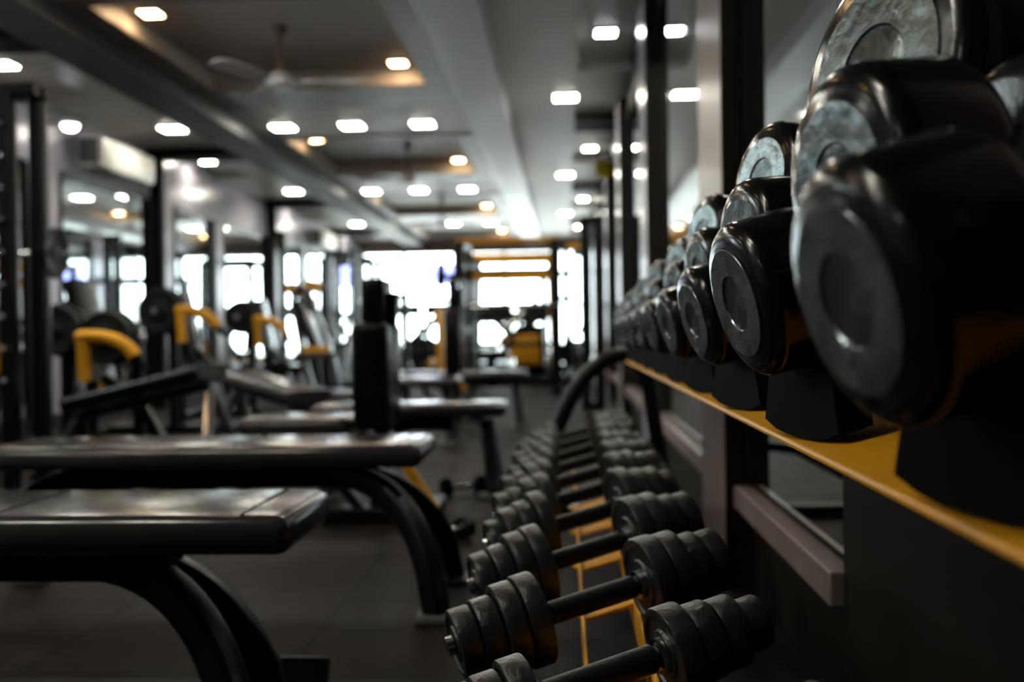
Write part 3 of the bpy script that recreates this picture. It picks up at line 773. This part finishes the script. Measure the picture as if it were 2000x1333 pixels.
for a, b in (((592, 700), (612, 765)), ((650, 700), (662, 765))):
    mb = MB(); mb.bar([rel(*a, 7.8), rel(*b, 7.8)], .05, .05, .01, (1, 0, 0)); mb.build('leg', 'chrome', o)
    q0, q1 = rel(*b, 7.8), rel(*b, 7.8)
    mb = MB(); mb.bar([(q0.x, -.3, .03), (q0.x, .3, .03)], .06, .05, .01); mb.build('foot', 'chrome', o)
for px_, py_ in ((577, 565), (612, 560)):
    c = rel(px_, py_, 7.9)
    mb = MB(); mb.tube([c+Vector((0, -.12, 0)), c+Vector((0, .12, 0))], .05); mb.build('roller', 'yellow', o)
mb = MB(); mb.bar([(-.3, .25, .03), (.45, .25, .03)], .06, .06, .01); mb.build('base_beam', 'black_steel', o)
mb = MB(); mb.bar([(.0, .25, .03), (-.1, .25, 1.15)], .07, .07, .01, (1, 0, 0)); mb.build('mast', 'black_steel', o)

# cable towers
def cable_tower(px, Y, hgt, label, wdt=.55, yellow=False):
    b = W(px, 700, Y)
    o = thing('cable_tower', label, 'gym machine', (b.x, Y, 0), 0, 'cable towers')
    for x in (-wdt/2, wdt/2):
        mb = MB(); mb.bar([(x, 0, 0), (x, 0, hgt)], .08, .08, .01, (1, 0, 0)); mb.build('upright', 'black_steel', o)
        mb = MB(); mb.tube([(x*.6, 0, .1), (x*.6, 0, hgt-.05)], .012, 10); mb.build('guide_rod', 'chrome', o)
    for z in (.04, hgt-.04):
        mb = MB(); mb.bar([(-wdt/2, 0, z), (wdt/2, 0, z)], .08, .08, .01); mb.build('crossbeam', 'yellow' if yellow and z > 1 else 'black_steel', o)
    mb = MB()
    for k in range(9): mb.box(-wdt/2+.07, wdt/2-.07, -.09, .09, .1+k*.06, .1+k*.06+.052, .006)
    mb.build('weight_stack', 'rubber', o)
    mb = MB(); mb.lathe([(-.02, 0), (-.02, .06), (-.008, .05), (.008, .05), (.02, .06), (.02, 0)], (0, 0, hgt-.14), (0, 1, 0), 24); mb.build('pulley', 'grey_plastic', o)
    mb = MB(); mb.tube([(.05, -.02, hgt-.14), (.05, -.02, .66)], .004, 8); mb.build('cable', 'grey_plastic', o)
    return o
cable_tower(1158, 9.6, 1.85, 'tall black cable tower beside the right pillars', .14)
cable_tower(1128, 13.6, 1.95, 'cable tower standing right of the squat cage', .3, True)
cable_tower(770, 12.4, 1.25, 'short dark weight tower before the windows, behind the tall backrest', .3)
cable_tower(668, 13.6, 1.9, 'tall black cable tower near the far end of the left mirrors', .4)
cable_tower(545, 11.4, 1.95, 'slim black cable tower in front of the wide bright mirror edge', .12)

def treadmill(px, Y, label, yel=False):
    b = W(px, 700, Y)
    o = thing('treadmill', label, 'treadmill', (b.x, Y, 0), 0, 'treadmills before the glazed front')
    mb = MB(); mb.box(-.38, .38, -1.0, .75, .06, .20, .02); mb.build('deck', 'black_steel', o)
    mb = MB(); mb.box(-.25, .25, -.98, .55, .2, .206); mb.build('belt', 'grip', o, False)
    for x in (-.36, .36):
        mb = MB(); mb.bar([(x, .62, .15), (x, .48, 1.25)], .07, .09, .02, (1, 0, 0)); mb.build('upright', 'black_steel', o)
        mb = MB(); mb.tube([(x, .48, 1.12), (x, .30, 1.05), (x, -.1, 1.02)], .03); mb.build('handrail', 'yellow' if yel else 'grip', o)
    mb = MB(); mb.box(-.40, .40, .40, .52, 1.10, 1.32, .03); mb.build('console', 'black_steel', o)
    mb = MB(); mb.box(-.30, .30, .50, .80, .08, .34, .06); mb.build('motor_cover', 'yellow' if yel else 'black_steel', o)
    for x in (-.3, .3):
        for y in (-.9, .65): MB().box(x-.03, x+.03, y-.03, y+.03, 0, .06, .005).build('foot', 'black_steel', o)
treadmill(775, 18.9, 'treadmill before the glazed front, leftmost of the row')
treadmill(866, 18.9, 'treadmill before the glazed front, second from the left', True)
treadmill(958, 18.9, 'treadmill before the glazed front, seen through the squat cage')
treadmill(1050, 18.9, 'treadmill before the glazed front, nearest the right pillars', True)

def station(px, Y, w, hgt, label, stack_w=.3, yel=True):
    b = W(px, 700, Y)
    o = thing('cable_station', label, 'gym machine', (b.x, Y, 0), 0, 'yellow and black training stations at the back')
    for x in (-w/2, w/2):
        for y in (-.35, .35):
            mb = MB(); mb.bar([(x, y, 0), (x*.92, y, hgt)], .10, .10, .01, (1, 0, 0)); mb.build('upright', 'yellow' if (yel and x > 0) else 'black_steel', o)
    for z in (.06, hgt*.55, hgt):
        for y in (-.35, .35):
            mb = MB(); mb.bar([(-w/2, y, z), (w/2, y, z)], .09, .10, .01); mb.build('crossbeam', 'yellow' if yel and z == hgt else 'black_steel', o)
        mb = MB(); mb.bar([(-w/2, -.35, z), (-w/2, .35, z)], .09, .09, .01); mb.build('side_beam', 'black_steel', o)
    mb = MB(); mb.bar([(-w/2, -.36, .1), (w*.35, -.36, hgt*.55)], .10, .09, .01); mb.build('diagonal_brace', 'black_steel', o)
    mb = MB(); mb.bar([(w/2, -.38, .1), (-w*.2, -.38, hgt*.5)], .09, .08, .01); mb.build('diagonal_brace', 'black_steel', o)
    mb = MB(); mb.bar([(-w*.1, -.45, hgt*.42), (w*.3, -.45, hgt*.66)], .07, .07, .01); mb.build('press_arm', 'chrome', o, True, 'bright slanted press arm')
    mb = MB(); mb.box(w*.12, w*.12+stack_w, -.15, .15, .12, .85, .02); mb.build('weight_stack', 'rubber', o)
    mb = MB(); mb.box(w*.02, w*.02+stack_w*1.2, -.46, -.40, .30, .72, .04); mb.build('shroud', 'yellow', o, True, 'yellow front shroud')
    mb = MB(); mb.bar([(-w*.42, -.5, .46), (-w*.05, -.5, .46)], .4, .09, .03); mb.build('seat', 'vinyl', o)
    mb = MB(); mb.bar([(-w*.48, -.5, .52), (-w*.56, -.5, 1.15)], .3, .09, .03, (1, 0, 0)); mb.build('backrest', 'vinyl', o)
    return o
station(1005, 14.2, 1.15, 1.80, 'yellow and black cable station directly behind the squat cage')
station(985, 17.4, 1.5, 1.75, 'black cable station seen through the squat cage near the glass', .25, False)
station(690, 15.6, .8, 1.9, 'cable station at the far end of the left mirrors', .25, False)

# long low dark platforms / frames on the left floor
def deadlift(px0, px1, Y, label):
    a, b = W(px0, 800, Y), W(px1, 800, Y)
    o = thing('low_frame', label, 'equipment frame', ((a.x+b.x)/2, Y, 0), 0)
    h = (b.x-a.x)/2
    for y in (-.25, .25):
        mb = MB(); mb.bar([(-h, y, .04), (h, y, .04)], .07, .07, .012); mb.build('runner', 'black_steel', o)
    for x in (-h, 0, h):
        mb = MB(); mb.bar([(x, -.25, .04), (x, .25, .04)], .07, .06, .012); mb.build('crossbar', 'black_steel', o)
    for x in (-h, h):
        mb = MB(); mb.box(x-.05, x+.05, -.3, -.2, .07, .085, .004); mb.build('cap', 'chrome', o)
deadlift(120, 440, 4.4, 'low black steel frame lying on the floor behind the second flat bench')
# small dumbbells/feet on the floor near the rack
def floor_dumbbell(px, py, Y, rz, label):
    p = W(px, py, Y)
    o = thing('hex_dumbbell', label, 'dumbbell', (p.x, Y, .0), rz, 'dumbbells lying on the floor')
    for sx in (-1, 1):
        mb = MB(); mb.lathe([(0, 0), (0, .035), (.008, .045), (.05, .045), (.058, .035), (.058, 0)], (sx*.055, 0, .039), (sx, 0, 0), 6); mb.build('head', 'rubber', o, False)
    mb = MB(); mb.tube([(-.06, 0, .039), (.06, 0, .039)], .014); mb.build('handle', 'chrome', o)
floor_dumbbell(880, 1050, 3.55, R(60), 'small dumbbell on the floor behind the second bench foot')
floor_dumbbell(905, 930, 4.6, R(25), 'small dumbbell on the floor under the yellow brace')

# foot plate at the very bottom
p = W(585, 1320, 2.02)
o = thing('foot_plate', 'dark angled foot plate standing on the floor at the bottom edge', 'foot plate', (p.x, 2.02, 0), R(-5))
MB().box(-.055, .055, -.05, .05, .0, .012, .004).build('base', 'black_steel', o)
MB().box(-.055, .055, -.006, .006, .0, .085, .004, Matrix.Translation((0, .0, .0)) @ Matrix.Rotation(R(-25), 4, 'X')).build('plate', 'vinyl_grey', o)

# hanging yellow sign by the right pillars, and a wall speaker
p = W(1177, 330, 10.6)
o = thing('hanging_sign', 'small yellow round sign standing out from the right pillars', 'sign', (p.x, 10.6, p.z))
MB().lathe([(0, 0), (0, .1), (.008, .1), (.008, 0)], (0, 0, 0), (.5, -.85, 0), 28).build('disc', 'sign_yellow', o)
MB().tube([(0, 0, 0), (.12, 0, 0)], .008).build('bracket', 'black_steel', o)
p = W(1250, 10, 4.9)
o = thing('wall_speaker', 'dark rounded speaker at the ceiling beside the right pillars', 'speaker', (.33, 4.95, 2.42))
MB().lathe([(0, 0), (0, .05), (.03, .075), (.17, .075), (.2, .05), (.2, 0)], (0, 0, 0), (0, 0, 1), 28).build('housing', 'grey_plastic', o)
MB().tube([(0, 0, .19), (0, 0, .27)], .012).build('bracket', 'black_steel', o)
